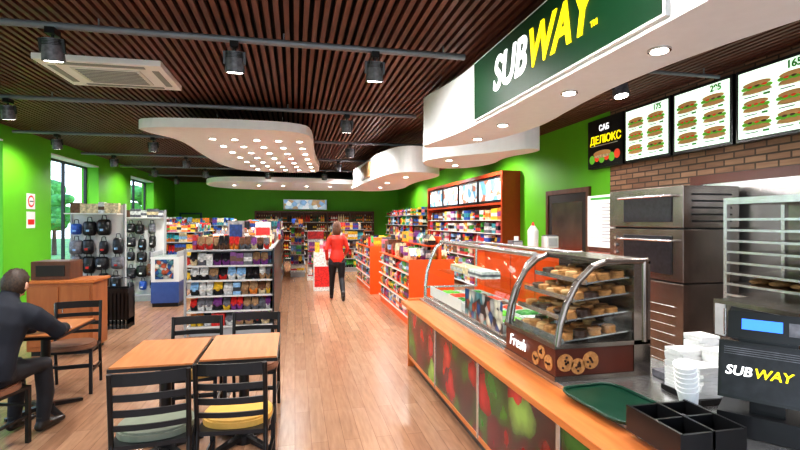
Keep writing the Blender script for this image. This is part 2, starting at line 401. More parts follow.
# back wall bottle shelving
b=B()
b.box(-1.7,3.5,21.5,21.99,0,.1,'dark'); b.box(-1.7,3.5,21.9,21.98,.1,2.15,'bwood'); b.box(-1.7,3.5,21.5,21.98,2.12,2.18,'bwood')
for i in range(6): xx=-1.7+i*1.03; b.box(xx,xx+.05,21.5,21.9,.1,2.12,'bwood')
for z in(.12,.5,.9,1.3,1.7):
    b.box(-1.7,3.5,21.5,21.9,z-.02,z,'offw'); row(b,'y',-1,21.5,-1.65,3.48,z,.34,['bottle'],BPAL,.12,(.08,.11))
b.obj('bottle_shelving')
b=B(); b.box(-.5,1.4,21.7,21.99,2.25,2.7,'white'); b.box(-.47,1.37,21.69,21.7,2.28,2.67,'picb'); b.obj('lightbox_banner')
b=B(); b.box(-4.8,-3.9,21.93,21.99,0.01,2.1,'g_dg'); b.box(-4.72,-3.98,21.92,21.93,.1,2.02,'green'); b.cyl((-4.05,21.90,1.0),(-4.05,21.90,1.2),.012,'steel'); b.obj('door_1')
# promo stands beside the walking customer
b=B(); b.box(.35,.85,14.2,14.7,0,.12,'g_wht'); b.box(.37,.83,14.45,14.68,.12,1.45,'g_wht')
for z in(.15,.5,.85): b.box(.37,.83,14.2,14.66,z-.02,z,'g_red'); row(b,'y',-1,14.2,.39,.81,z,.28,['box'],PAL,.16)
b.box(.37,.83,14.43,14.45,1.2,1.42,'g_red'); b.obj('promo_display_stand')
b=B(); b.box(.45,.95,12.0,12.4,0,.95,'g_wht'); b.box(.47,.93,11.99,12.0,.1,.6,'g_red'); row(b,'y',-1,12.0,.47,.93,.95,.3,['box','bag'],PAL,.16); b.obj('promo_display_stand')

# ---------------------------------------------------------------- pegboard racks with bags (left)
def bagrack(x0,x1,y,h,name,seed):
    random.seed(seed); b=B()
    b.box(x0,x1,y,y+.04,.12,h,'offw'); b.box(x0-.03,x0,y-.02,y+.06,0,h+.02,'lgrey'); b.box(x1,x1+.03,y-.02,y+.06,0,h+.02,'lgrey')
    b.box(x0-.03,x1+.03,y-.35,y+.35,0,.12,'lgrey')
    row(b,'y',-1,y-.14,x0,x1,h-.15,.2,['box'],['g_brn','g_wht','g_gry','g_crm'],.12)
    b.box(x0,x1,y-.32,y,h-.17,h-.15,'offw')
    z=h-.40; sq=lambda d_:Vector((max(-.72,min(.72,d_.x))/.72,d_.y,max(-.78,min(.78,d_.z))/.78))
    while z>.22:
        xx=x0+.10
        while xx<x1-.04:
            w=U(.07,.12); hh=U(.20,.32); d=U(.05,.10); dz=U(-.04,.03); c=random.choice(['g_blk','g_blk','blkp','g_blk','g_gry','blkp','g_blu','g_brn'])
            b.cyl((xx,y,z+dz+hh/2+.05),(xx,y-.16,z+dz+hh/2+.06),.005,'steel',n=6)
            b.ell((xx,y-.1,z+dz),(w*.85,d,hh/2*.9),c,12,10,fn=sq)
            b.ell((xx,y-.1-d*.75,z+dz-hh*.14),(w*.6,d*.5,hh*.2),c,10,8,fn=sq)     # front pocket
            b.tube([(xx-.04,y-.1,z+dz+hh*.4),(xx-.025,y-.1,z+dz+hh/2+.06),(xx+.025,y-.1,z+dz+hh/2+.06),(xx+.04,y-.1,z+dz+hh*.4)],.007,'g_blk',6)
            b.box(xx-.025,xx+.025,y-.1-d*1.26,y-.1-d*1.2,z+dz-hh*.2,z+dz-hh*.08,random.choice(['g_wht','g_gry','g_lb','g_red','g_wht']))
            xx+=U(.17,.25)
        z-=.31
    b.obj(name)
bagrack(-3.75,-2.95,9.3,2.0,'bag_display_rack',3)
bagrack(-3.6,-2.85,11.6,1.95,'bag_display_rack',4)
bagrack(-4.7,-3.9,12.2,1.95,'bag_display_rack',9)
random.seed(21)
# stack of black shopping baskets
b=B(); bx,by=-2.82,8.55
for i in range(7):
    z=i*.07; T=Matrix.Translation((bx,by,z))
    for (x0,x1,y0,y1) in((-.22,.22,-.15,-.14),(-.22,.22,.14,.15),(-.22,-.21,-.14,.14),(.21,.22,-.14,.14)):
        b.box(x0,x1,y0,y1,0.15,.22,'blkp',T)
        for q in range(9):
            f=q/8
            if x1-x0>.1: xx=x0+(x1-x0)*f; b.box(xx-.008,xx+.008,y0,y1,.0,.15,'blkp',T)
            elif q<7: yy=y0+(y1-y0)*q/6; b.box(x0,x1,yy-.008,yy+.008,0,.15,'blkp',T)
    b.box(-.21,.21,-.14,.14,0,.008,'blkp',T)
b.tube([(bx-.2,by,.64),(bx-.19,by,.80),(bx+.19,by,.80),(bx+.2,by,.64)],.01,'g_gry',8)
b.obj('shopping_basket_stack')
b=B(); b.box(-2.78,-2.3,10.4,11.1,.0,.08,'blkp'); b.box(-2.8,-2.28,10.38,11.12,.08,.5,'chest'); b.box(-2.8,-2.28,10.38,11.12,.5,1.0,'offw'); b.box(-2.76,-2.32,10.42,11.08,1.0,1.03,'glass')
b.box(-2.72,-2.38,10.37,10.38,.56,.95,'pic'); b.box(-2.8,-2.76,10.38,11.12,1.0,1.1,'lgrey'); b.box(-2.32,-2.28,10.38,11.12,1.0,1.1,'lgrey'); b.obj('ice_cream_freezer')
gondola('c',-4.8,-4.0,15.8,20.6,[.14,.5,.85,1.2],1.6,['+x','-y'],['bag','box'],PAL).obj('snack_shelf_unit')
# waste / condiment cabinet left
b=B(); b.box(-3.3,-2.55,6.9,7.4,.06,.92,'owood'); b.box(-3.26,-2.59,6.93,7.38,0,.06,'dark'); b.box(-3.33,-2.52,6.87,7.42,.92,.955,'orange')
b.box(-3.27,-2.94,6.88,6.9,.12,.88,'owood'); b.box(-2.91,-2.58,6.88,6.9,.12,.88,'owood'); b.cyl((-2.97,6.86,.55),(-2.97,6.86,.67),.008,'steel'); b.cyl((-2.88,6.86,.55),(-2.88,6.86,.67),.008,'steel')
b.box(-3.3,-2.85,7.0,7.38,.955,1.19,'bwood'); b.box(-3.24,-2.91,6.985,7.0,1.0,1.14,'dark')
b.obj('condiment_cabinet',.004)
b=B(); b.box(XL,XL+.01,10.45,10.75,1.95,2.25,'paper'); b.cyl((XL+.01,10.6,2.1),(XL+.014,10.6,2.1),.115,'txtr',n=20); b.cyl((XL+.014,10.6,2.1),(XL+.018,10.6,2.1),.08,'paper',n=20)
b.box(XL+.014,XL+.019,10.53,10.67,2.09,2.11,'txtk'); b.box(XL,XL+.01,10.45,10.75,1.58,1.9,'paper'); b.box(XL+.01,XL+.014,10.49,10.71,1.65,1.75,'txtr'); b.obj('warning_sign')

# ---------------------------------------------------------------- chairs & tables
def chair(x,y,rz,seat):
    b=B(); k='blk'
    w=.20
    for sx in(-1,1):
        b.box(sx*w-.014,sx*w+.014,.17,.20,0,.44,k)
        b.tube([(sx*w,-.26,0),(sx*w,-.20,.45),(sx*w,-.25,.86)],.015,k,8)
        b.box(sx*w-.01,sx*w+.01,-.23,.18,.2,.22,k)
    b.box(-w,w,.175,.195,.28,.30,k); b.box(-w,w,-.225,-.205,.16,.18,k)
    b.box(-w-.01,w+.01,-.21,.20,.415,.44,k)
    for z,hh in((.825,.07),(.72,.038),(.63,.038),(.545,.03)):
        t=(z-.45)/.41; yy=-.20-.05*t; n=6
        for i in range(n):
            a0=-w+2*w*i/n; a1=-w+2*w*(i+1)/n
            f=lambda a:yy-.025*(1-(a/w)**2)
            vs=[(a0,f(a0)-.007,z-hh/2),(a1,f(a1)-.007,z-hh/2),(a1,f(a1)+.007,z-hh/2),(a0,f(a0)+.007,z-hh/2)]
            vs+=[(p[0],p[1],z+hh/2) for p in vs]
            b.add(vs,[(0,3,2,1),(4,5,6,7),(0,1,5,4),(1,2,6,5),(2,3,7,6),(3,0,4,7)],k)
    poly=smoothpoly([(-.21,-.19),(.21,-.19),(.215,.22),(-.215,.22)],3)
    b.prism(poly,.44,.475,seat); b.prism([(p[0]*.94,p[1]*.94) for p in poly],.475,.487,seat)
    return b.obj('dining_chair',loc=(x,y,0),rz=rz)
chair(-.83,3.19,.12,'seatg'); chair(-.36,3.26,-.07,'seaty')
chair(-.84,4.32,math.pi+.03,'seaty'); chair(-.36,4.40,math.pi-.05,'seatb')
chair(-2.2,5.45,math.pi+.15,'seatb'); chair(-2.25,4.1,-.25,'seatb')
def table(x,y,w=.53,d=.76,rz=0):
    b=B()
    b.box(-w/2,w/2,-d/2,d/2,.715,.738,'blk'); b.box(-w/2+.008,w/2-.008,-d/2+.008,d/2-.008,.738,.75,'table')
    b.cyl((0,0,.03),(0,0,.70),.038,'blk'); b.box(-.12,.12,-.2,.2,.70,.715,'blk')
    for a in range(4):
        T=Matrix.Rotation(a*math.pi/2+math.pi/4,4,'Z')
        b.add([(0,-.03,.03),(.3,-.02,.0),(.3,.02,.0),(0,.03,.03),(0,-.03,.07),(.3,-.02,.025),(.3,.02,.025),(0,.03,.07)],[(0,3,2,1),(4,5,6,7),(0,1,5,4),(1,2,6,5),(2,3,7,6),(3,0,4,7)],'blk',False,T)
    b.cyl((0,0,0),(0,0,.06),.07,'blk')
    b.obj('dining_table',loc=(x,y,0),rz=rz)
table(-.93,3.83); table(-.385,3.89); table(-2.2,4.92)

# ---------------------------------------------------------------- service counter
b=B(); Y0,Y1=-.5,5.5
b.box(1.36,2.28,Y0,Y1-.04,0,.1,'blkp'); b.box(1.32,2.3,Y0,Y1,.1,.73,'brownp')
b.box(1.30,2.3,Y1-.0,Y1+.03,.0,.80,'orange')
b.box(1.22,1.44,Y0,Y1+.03,.735,.775,'orange')
b.box(1.44,2.32,Y0,Y1,.73,.80,'steel')
yy=Y1-.06
while yy>Y0+.9:
    b.box(1.295,1.32,yy-1.05,yy,.16,.69,'veg'); b.box(1.29,1.32,yy-1.09,yy-1.05,.13,.72,'steel'); yy-=1.09
b.box(1.292,1.32,Y0,Y1,.69,.73,'redor'); b.box(1.292,1.32,Y0,Y1,.12,.16,'orange')
b.obj('service_counter',.003)
# food wells
b=B(); b.box(1.58,2.16,3.22,5.4,.801,.825,'steel')
for i in range(8):
    for j in range(2):
        x0=1.62+j*.27; y0=3.26+i*.265
        b.box(x0,x0+.25,y0,y0+.01,.825,.90,'offw'); b.box(x0,x0+.25,y0+.235,y0+.245,.825,.90,'offw'); b.box(x0,x0+.01,y0+.01,y0+.235,.825,.90,'offw'); b.box(x0+.24,x0+.25,y0+.01,y0+.235,.825,.90,'offw')
        k=random.choice(['leaf','tom','g_wht','g_crm','g_grn','g_brn','tom','g_dg','leaf'])
        for q in range(8): b.ell((x0+U(.06,.19),y0+U(.06,.19),.885),(.05,.05,.03),k,8,5)
b.obj('food_bins')
# sneeze guard
b=B(); prof=[(1.475,.805),(1.478,.95),(1.50,1.12),(1.55,1.28),(1.61,1.40),(1.69,1.455)]
yA,yB=3.15,5.42
for (p,q) in zip(prof[:-1],prof[1:]):
    b.add([(p[0],yA,p[1]),(p[0],yB,p[1]),(q[0],yB,q[1]),(q[0],yA,q[1])],[(0,3,2,1)],'glass',True)
b.box(1.69,2.1,yA,yB,1.455,1.463,'glass')
for yy in(yA,yB):
    b.tube([(p[0]+.012,yy,p[1]+.005) for p in prof],.019,'steel',10)
    b.tube([(1.69,yy,1.46),(2.12,yy,1.46)],.014,'steel'); b.tube([(2.12,yy,1.46),(2.12,yy,.93)],.014,'steel'); b.tube([(1.49,yy,.94),(2.12,yy,.94)],.012,'steel')
b.tube([(1.68,yA,1.465),(1.68,yB,1.465)],.022,'steel',10); b.tube([(2.12,yA,1.46),(2.12,yB,1.46)],.016,'steel'); b.tube([(1.487,yA,.825),(1.487,yB,.825)],.018,'steel')
b.box(1.62,2.08,yA+.05,yB-.05,1.14,1.148,'glass')
b.box(1.515,1.52,3.35,4.15,.86,1.10,'pic'); b.box(1.513,1.515,3.33,4.17,.845,.86,'steel'); b.box(1.515,1.52,4.25,5.3,.86,.97,'offw')
row(b,'x',-1,1.72,4.3,5.3,1.15,.08,['box'],['g_wht','g_crm','g_gry','g_wht'],.2,(.12,.2))
b.obj('sneeze_guard')
# cookie / pastry display case
b=B(); ya,yb=2.45,3.09
prof=[(1.44,1.0),(1.46,1.12),(1.50,1.24),(1.57,1.36),(1.66,1.44),(1.74,1.47)]
b.box(1.43,2.03,ya,yb,.83,.985,'brownp'); b.box(1.42,2.04,ya-.01,yb+.01,.802,.83,'dsteel'); b.box(1.42,2.04,ya-.01,yb+.01,.985,1.01,'dsteel')
for yy in(ya,yb):
    b.tube([(p[0],yy,p[1]) for p in prof]+[(2.02,yy,1.47)],.02,'dsteel',10); b.tube([(2.0,yy,1.0),(2.0,yy,1.47)],.022,'dsteel',8)
b.box(1.73,2.04,ya-.01,yb+.01,1.455,1.485,'dsteel'); b.box(1.93,2.04,ya-.01,yb+.01,.83,1.47,'dsteel')
for (p,q) in zip(prof[:-1],prof[1:]):
    b.add([(p[0],ya,p[1]),(p[0],yb,p[1]),(q[0],yb,q[1]),(q[0],ya,q[1])],[(0,1,2,3)],'glass',True)
b.add([(p[0],ya,p[1]) for p in prof]+[(1.93,ya,1.47),(1.93,ya,1.0)],[tuple(range(8))],'glass')
for i,z in enumerate((1.03,1.15,1.26,1.36)):
    x0=[1.49,1.51,1.56,1.64][i]
    T=Matrix.Translation((x0,0,z-.01))@Matrix.Rotation(-.10,4,'Y')
    L_=1.92-x0
    b.box(0,L_,ya+.02,yb-.02,-.008,0,'steel',T); b.box(-.005,.005,ya+.02,yb-.02,-.012,.014,'steel',T)
    xx=.05
    while xx<L_-.03:
        y_=ya+.07
        while y_<yb-.05:
            k=random.choice(['cookie','cookie','cookie','choc','pastry']) 
            for h in range(random.choice((2,3,3))):
                ox=U(-.006,.006); b.cyl((xx+ox,y_,h*.013),(xx+ox,y_,h*.013+.011),.041,k,.036,n=14,T=T)
            y_+=.09
        xx+=.092
for (yy,zz,r) in((2.52,.89,.045),(2.60,.93,.04),(2.67,.875,.04)):
    b.cyl((1.43,yy,zz),(1.424,yy,zz),r,'cookie',n=18)
    for q in range(6): a=U(0,6.28); rr=U(0,r*.7); b.cyl((1.424,yy+rr*math.cos(a),zz+rr*math.sin(a)),(1.421,yy+rr*math.cos(a),zz+rr*math.sin(a)),.007,'choc',n=8)
for (xx,zz,r) in((1.49,.905,.05),(1.57,.88,.045),(1.65,.91,.05)):
    b.cyl((xx,ya,zz),(xx,ya-.006,zz),r,'cookie',n=18)
    for q in range(7): a=U(0,6.28); rr=U(0,r*.7); b.cyl((xx+rr*math.cos(a),ya-.006,zz+rr*math.sin(a)),(xx+rr*math.cos(a),ya-.010,zz+rr*math.sin(a)),.007,'choc',n=8)
o=b.obj('cookie_display_case')
text('lettering','Fresh',(1.421,3.02,.88),.105,'txtw',o,bold=.0,shear=.2)

# tray, caddy, napkins, cups, register
b=B(); T=Matrix.Translation((1.55,2.09,.803))@Matrix.Rotation(.06,4,'Z')
pp=smoothpoly([(-.17,-.24),(0,-.24),(.17,-.24),(.17,0),(.17,.24),(0,.24),(-.17,.24),(-.17,0)],2)
b.prism(pp,0,.006,'tray',T=T)
b.tube([(p[0],p[1],.012) for p in pp+[pp[0]]],.008,'tray',6,T=T); b.obj('serving_tray')
b=B(); x0,x1,y0,y1=1.40,1.70,1.52,1.82
for (q0,q1) in((x0,x0+.012),((x0+x1)/2-.006,(x0+x1)/2+.006),(x1-.012,x1)): b.box(q0,q1,y0,y1,.803,.91,'blkp')
for (q0,q1) in((y0,y0+.012),((y0+y1)/2-.006,(y0+y1)/2+.006),(y1-.012,y1)): b.box(x0+.012,x1-.012,q0,q1,.803,.905,'blkp')
b.box(x0+.012,x1-.012,y0+.012,y1-.012,.803,.81,'blkp')
for q in range(4): b.box(x0+.17+q*.02,x0+.182+q*.02,y0+.17,y0+.25,.81,.87,random.choice(['paper','g_gry','g_red']))
b.obj('condiment_caddy')
b=B(); b.box(1.93,2.19,1.97,2.23,.803,.83,'blkp')
for (xx,yy,n) in((2.0,2.04,9),(2.12,2.04,13),(2.0,2.16,12),(2.12,2.16,16)):
    for i in range(n):
        T=Matrix.Translation((xx,yy,.83+i*.017))@Matrix.Rotation(U(-.15,.15),4,'Z'); b.box(-.058,.058,-.058,.058,0,.015,'paper',T)
b.obj('napkin_stack')
b=B()
T0=Matrix.Translation((1.76,1.86,.85))@Matrix.Rotation(-.25,4,'Y')@Matrix.Rotation(.15,4,'X')
for i in range(6):
    T=T0@Matrix.Translation((0,0,i*.024))
    b.cyl((0,0,0),(0,0,.10),.034,'paper',.046,n=24,T=T); b.cyl((0,0,.098),(0,0,.104),.049,'paper',n=24,T=T)
b.cyl((1.76,1.86,.802),(1.76,1.86,.86),.055,'blkp',n=20)
b.obj('paper_cup_stack')
b=B(); RZ=-.92; T=Matrix.Translation((1.94,1.64,.803))@Matrix.Rotation(RZ,4,'Z')
b.box(-.17,.17,-.08,.14,0,.09,'blkp',T); b.box(-.06,.06,-.03,.05,.09,.16,'blkp',T)
T2=T@Matrix.Translation((0,-.03,.14))@Matrix.Rotation(-.2,4,'X')
b.box(-.17,.18,-.03,.05,0,.24,'blkp',T2); b.box(-.16,.165,-.034,-.03,.012,.228,'g_blk',T2)
b.box(-.14,.14,-.02,.04,.255,.37,'blkp',T2); b.box(-.09,.05,-.024,-.02,.295,.34,'lcd',T2); b.box(.07,.12,-.024,-.02,.285,.34,'g_gry',T2)
b.box(-.10,.10,.0,.03,.24,.255,'blkp',T2)
for i in range(4): b.box(-.15,.15,-.036,-.034,.185+i*.009,.188+i*.009,'g_gry',T2)
o=b.obj('cash_register')
e=(Matrix.Rotation(RZ,4,'Z')@Matrix.Rotation(-.2,4,'X')@Matrix.Rotation(math.pi/2,4,'X')).to_euler()
text('lettering_white','SUB',T2@Vector((-.145,-.037,.10)),.054,'txtw',o,rot=e,bold=.001,shear=.2)
text('lettering_yellow','WAY',T2@Vector((-.045,-.037,.10)),.054,'txty',o,rot=e,bold=.001,shear=.2)
b=B(); b.box(2.05,2.2,2.32,2.44,.803,.84,'g_gry',None); b.box(2.08,2.18,2.33,2.35,.84,.95,'blkp'); b.box(2.09,2.17,2.325,2.33,.87,.93,'lgrey'); b.obj('card_terminal')

# ---------------------------------------------------------------- behind the counter
b=B(); kx=2.88
b.box(kx,4.15,7.0,7.06,0,1.24,'redor'); b.box(kx-.02,4.17,6.98,7.45,1.24,1.28,'redfr'); b.box(kx,kx+.06,7.06,7.45,0,1.24,'redor'); b.box(4.09,4.15,7.06,7.45,0,1.24,'redor')
for xx in(3.3,3.72): b.box(xx,xx+.012,6.992,7.0,0.02,1.24,'redfr')
b.obj('kiosk_counter')
b=B(); b.cyl((3.80,7.2,1.281),(3.80,7.2,1.56),.085,'offw',.09,n=18); b.cyl((3.80,7.2,1.56),(3.80,7.2,1.64),.09,'offw',.035,n=18); b.cyl((3.80,7.2,1.64),(3.80,7.2,1.70),.03,'txtr',.012,n=12); b.obj('sauce_bottle')
b=B(); b.box(3.95,4.14,7.0,7.2,1.281,1.47,'offw'); b.box(3.97,4.12,6.99,7.0,1.31,1.44,'lgrey'); b.box(3.96,4.13,7.02,7.18,1.47,1.49,'g_gry'); b.obj('napkin_dispenser')
b=B(); b.box(3.40,3.57,7.1,7.3,1.281,1.40,'g_gry'); b.box(3.41,3.56,7.09,7.1,1.3,1.38,'lgrey'); b.box(3.45,3.52,7.15,7.17,1.4,1.47,'paper'); b.obj('receipt_printer')
# door in right wall
b=B(); ya,yb=6.98,8.35
b.box(XR-.05,XR-.002,ya,ya+.08,0,2.28,'bwood'); b.box(XR-.05,XR-.002,yb-.08,yb,0,2.28,'bwood'); b.box(XR-.05,XR-.002,ya+.08,yb-.08,2.2,2.28,'bwood'); b.box(XR-.03,XR-.002,ya+.08,yb-.08,0.02,2.2,'dark')
b.box(XR-.034,XR-.03,ya+.2,yb-.2,1.1,2.05,'dsteel'); b.cyl((XR-.07,ya+.15,1.0),(XR-.07,ya+.15,1.2),.012,'steel'); b.obj('door_2')
# oven tower
b=B(); q1=4.60
b.box(3.9,q1,4.2,5.38,.08,1.05,'dsteel'); b.box(3.95,q1-.02,4.25,5.33,0,.08,'blkp'); b.box(3.9,q1,4.2,5.38,1.07,1.62,'dsteel'); b.box(3.9,q1,4.2,5.38,1.64,2.08,'dsteel'); b.box(3.95,q1-.02,4.25,5.33,1.05,1.64,'blkp')
b.box(3.885,3.9,4.35,5.1,1.14,1.55,'g_blk'); b.box(3.885,3.9,4.35,5.1,1.70,2.0,'g_blk'); b.cyl((3.85,4.3,1.5),(3.85,5.15,1.5),.014,'steel'); b.cyl((3.85,4.3,1.98),(3.85,5.15,1.98),.014,'steel')
for z in(1.5,1.98):
    for y_ in(4.32,5.12): b.cyl((3.85,y_,z),(3.9,y_,z),.01,'steel')
for i in range(7): b.box(3.89,3.9,4.3,5.28,.2+i*.1,.21+i*.1,'steel')
for i in range(5): b.cyl((3.9,5.25,1.15+i*.09),(3.88,5.25,1.15+i*.09),.022,'steel',n=14)
for i in range(5): b.box(4.0,4.5,4.19,4.2,1.7+i*.07,1.72+i*.07,'blkp')
b.obj('bread_oven',.006)
b=B(); b.box(4.0,4.6,5.45,5.98,0,1.36,'dsteel'); b.box(3.99,4.0,5.48,5.95,.1,1.3,'steel'); b.box(4.02,4.5,5.47,5.96,1.36,2.0,'dsteel')
b.box(4.0,4.02,5.43,6.0,1.36,2.06,'paper')
for i in range(12): b.box(3.998,4.0,5.50,5.68,1.44+i*.045,1.448+i*.045,'g_gry'); b.box(3.998,4.0,5.74,5.93,1.44+i*.045,1.447+i*.045,'lgrey')
b.box(3.997,4.0,5.5,5.93,2.0,2.03,'txtg')
b.obj('notice_cabinet')
# steel cold room door with dark frame
b=B(); ya,yb=3.3,4.9
b.box(XR-.07,XR-.002,yb-.14,yb,0,2.24,'brownp'); b.box(XR-.07,XR-.002,ya,ya+.12,0,2.24,'brownp'); b.box(XR-.07,XR-.002,ya+.12,yb-.14,2.14,2.24,'brownp')
b.box(XR-.05,XR-.002,ya+.12,yb-.14,0.01,2.14,'steel'); b.box(XR-.09,XR-.05,yb-.29,yb-.24,1.0,1.3,'blkp'); b.obj('door_3')
# bread rack
b=B(); x0,x1,y0,y1=3.35,3.95,2.3,3.2; zt=1.84
b.box(x0,x1,y0,y1,.06,1.05,'steel'); b.box(x0-.01,x0,y0+.05,y1-.05,.12,1.0,'dsteel'); b.cyl((x0-.025,y0+.15,.85),(x0-.025,y1-.15,.85),.012,'blkp')
b.box(x0+.05,x1-.05,y0+.05,y1-.05,0,.06,'blkp')
for xx in(x0,x1-.03):
    for yy in(y0,y1-.03): b.box(xx,xx+.03,yy,yy+.03,1.05,zt,'steel')
b.box(x0,x1,y0,y1,zt,zt+.05,'steel'); b.box(x1-.01,x1,y0+.03,y1-.03,1.05,zt,'dsteel')
for i in range(8):
    z=1.12+i*.085; b.box(x0+.01,x1-.02,y0+.03,y1-.03,z,z+.008,'dsteel'); b.box(x0,x0+.012,y0+.03,y1-.03,z-.004,z+.014,'steel')
    if i==1:
        for q in range(5): b.ell((x0+.3,y0+.13+q*.16,z+.03),(.2,.05,.03),'pastry',10,6)
b.obj('bread_rack')
b=B(); b.box(2.92,3.27,2.2,2.95,.0,.84,'steel'); b.box(2.89,3.29,2.17,2.98,.84,.868,'steel'); b.box(2.915,2.92,2.25,2.9,.1,.8,'lgrey'); b.obj('prep_table')
b=B(); b.box(2.95,3.26,2.3,2.9,.87,1.15,'dsteel'); b.box(2.94,2.95,2.33,2.75,.9,1.12,'g_blk'); b.cyl((2.925,2.78,.92),(2.925,2.78,1.1),.01,'steel'); b.box(2.942,2.95,2.8,2.88,.9,1.12,'lgrey'); b.obj('microwave_oven')
b=B(); b.box(4.05,4.7,6.05,6.9,0,.9,'steel'); b.box(4.02,4.7,6.03,6.92,.9,.93,'steel'); b.box(4.04,4.05,6.1,6.46,.1,.85,'lgrey'); b.box(4.04,4.05,6.5,6.86,.1,.85,'lgrey'); b.obj('back_counter',.004)

# ---------------------------------------------------------------- menus
yb_=[6.94,6.06,5.16,4.28,3.42,2.55]
for i in range(5):
    a,c=yb_[i+1]+.02,yb_[i]-.02; z0,z1=2.54,3.30
    b=B(); b.box(XR-.10,XR-.002,a,c,z0,z1,'blkp')
    b.box(XR-.105,XR-.10,a+.035,c-.035,z0+.035,z1-.035,'menud' if i==0 else 'menu')
    xf=XR-.105
    def dsc(y,z,ry,rz_,k,dx=0): b.ell((xf-dx,y,z),(.006,ry,rz_),k,14,8)
    if i==0:
        for q in range(6): 
            yy=c-.12-q*.12; dsc(yy,z0+.14+.03*(q%2),.075,.07,'tom' if q%2 else 'leaf'); 
        dsc((a+c)/2+.05,z0+.22,.22,.05,'bun',.004); dsc((a+c)/2+.05,z0+.18,.2,.03,'g_crm',.005)
        b.box(xf-.002,xf,a+.1,c-.1,z1-.42,z1-.41,'paper')
    else:
        for r_ in range(3):
            for cc in range(2):
                zz=z1-.25-r_*.185; yy=c-.235-cc*.37+U(-.01,.01)
                w=U(.135,.16)
                dsc(yy,zz-.012,w*1.1,.02,'g_crm'); dsc(yy,zz,w,.028,'bun',.002)
                for q in range(6): dsc(yy-w*.85+q*w*.34,zz+.028+.006*(q%2),w*.24,.018,'leaf',.004)
                for q in range(3): dsc(yy-w*.55+q*w*.5,zz+.042,w*.2,.013,random.choice(['tom','tom','g_brn']),.006)
                dsc(yy,zz+.066,w,.030,'bun',.003)
                b.box(xf-.002,xf,yy-w*.1,yy+w*.9,zz-.062,zz-.052,'g_gry'); b.box(xf-.002,xf,yy-w*.9,yy-w*.45,zz-.064,zz-.044,'txtg')
    o=b.obj('menu_board')
    xt=xf-.006
    if i==0:
        text('heading','ДЕЛЮКС',(xt,c-.07,z1-.38),.165,'txty',o,bold=.003); text('subheading','САБ',(xt,c-.3,z1-.19),.12,'txtw',o,bold=.002)
    else:
        text('heading',['','175','295','165','165'][i],(xt,(c+a)/2-.14,z1-.125),.10,'txtg',o,bold=.003)

# ---------------------------------------------------------------- ceiling features
def soffit(name,poly,z0,z1,lights=(),it=3):
    b=B(); b.prism(smoothpoly(poly,it),z0,z1,'white')
    for (x,y,r) in lights:
        b.cyl((x,y,z0+.001),(x,y,z0-.012),r*1.35,'steel',n=20); b.cyl((x,y,z0-.012),(x,y,z0-.016),r,'dl',n=20)
    return b
# sign soffit
poly=[(1.75,-1.5),(1.75,1.0),(1.75,2.8),(1.75,4.2),(1.73,5.0),(1.62,5.6),(1.58,5.98),(1.75,6.02),(2.05,5.7),(2.3,5.2),(2.42,4.4),(2.28,3.6),(2.2,2.8),(2.3,1.9),(2.6,1.0),(2.7,-1.5)]
b=soffit('s',poly,2.66,3.27,[(2.0,4.4,.045),(1.98,3.2,.045),(1.98,2.3,.045),(1.98,1.3,.045),(2.05,5.2,.045)])
for y_ in(1.5,4.5,-.5): b.cyl((2.1,y_,3.27),(2.1,y_,3.397),.02,'grey')
b.obj('ceiling_soffit')
b=B(); b.box(1.715,1.748,1.98,4.44,2.70,3.24,'signg'); b.box(1.72,1.748,1.96,4.46,2.685,3.255,'white')
o=b.obj('illuminated_shop_sign')
text('lettering_white','SUB',(1.710,3.97,2.85),.40,'txtw',o,bold=.008,shear=.25,ext=.004,sx=.86,sp=1.04)
text('lettering_yellow','WAY',(1.710,3.34,2.85),.40,'txty',o,bold=.008,shear=.25,ext=.004,sx=.86,sp=1.0)
text('trademark','TM',(1.710,2.54,2.85),.05,'txty',o,bold=.001)
b=soffit('s',[(2.0,6.9),(1.95,7.4),(2.3,8.1),(2.9,8.2),(3.2,7.4),(3.0,6.6),(3.25,5.9),(3.0,5.6),(2.6,6.2)],2.65,3.15,[(2.3,7.0,.045),(2.6,7.6,.045)]); b.cyl((2.5,7,3.15),(2.5,7,3.397),.02,'grey'); b.obj('ceiling_soffit')
b=soffit('s',[(1.9,8.5),(1.65,9.5),(1.6,11.5),(1.5,13.5),(2.1,14.5),(3.0,13.5),(2.7,11),(2.9,9.2),(2.5,8.6)],2.62,3.1,[(2.2,9.5,.045),(2.1,11,.045),(2.2,12.5,.045)]); b.cyl((2.2,11,3.1),(2.2,11,3.397),.02,'grey')
b.box(1.57,1.63,10.4,11.7,2.70,3.02,'picm'); b.obj('ceiling_soffit')
lp=[]
for i in range(5):
    for j in range(7):
        lp.append((-1.25+i*.33+(j*.06),7.9+j*.72,.045))
b=soffit('s',[(-2.15,7.15),(-2.1,7.6),(-1.75,8.2),(-1.75,10),(-1.6,12),(-1.1,12.9),(.45,13.0),(.65,12.4),(.38,10),(.28,7.6),(.1,7.05),(-.9,7.0)],3.0,3.13,lp,2)
for (x,y) in((-1.2,8),(-.2,8),(-1.,11.5),(.1,11.5)): b.cyl((x,y,3.13),(x,y,3.397),.012,'steel')
b.obj('ceiling_panel')
b=soffit('s',[(-2.9,15.5),(-2.9,19.5),(3.2,19.5),(3.3,17),(2.0,15.8),(0,15.4)],2.95,3.1,[(x*.8-2,17,.05) for x in range(6)]); 
for (x,y) in((-2,17),(2,18)): b.cyl((x,y,3.1),(x,y,3.397),.012,'steel')
b.obj('ceiling_panel')
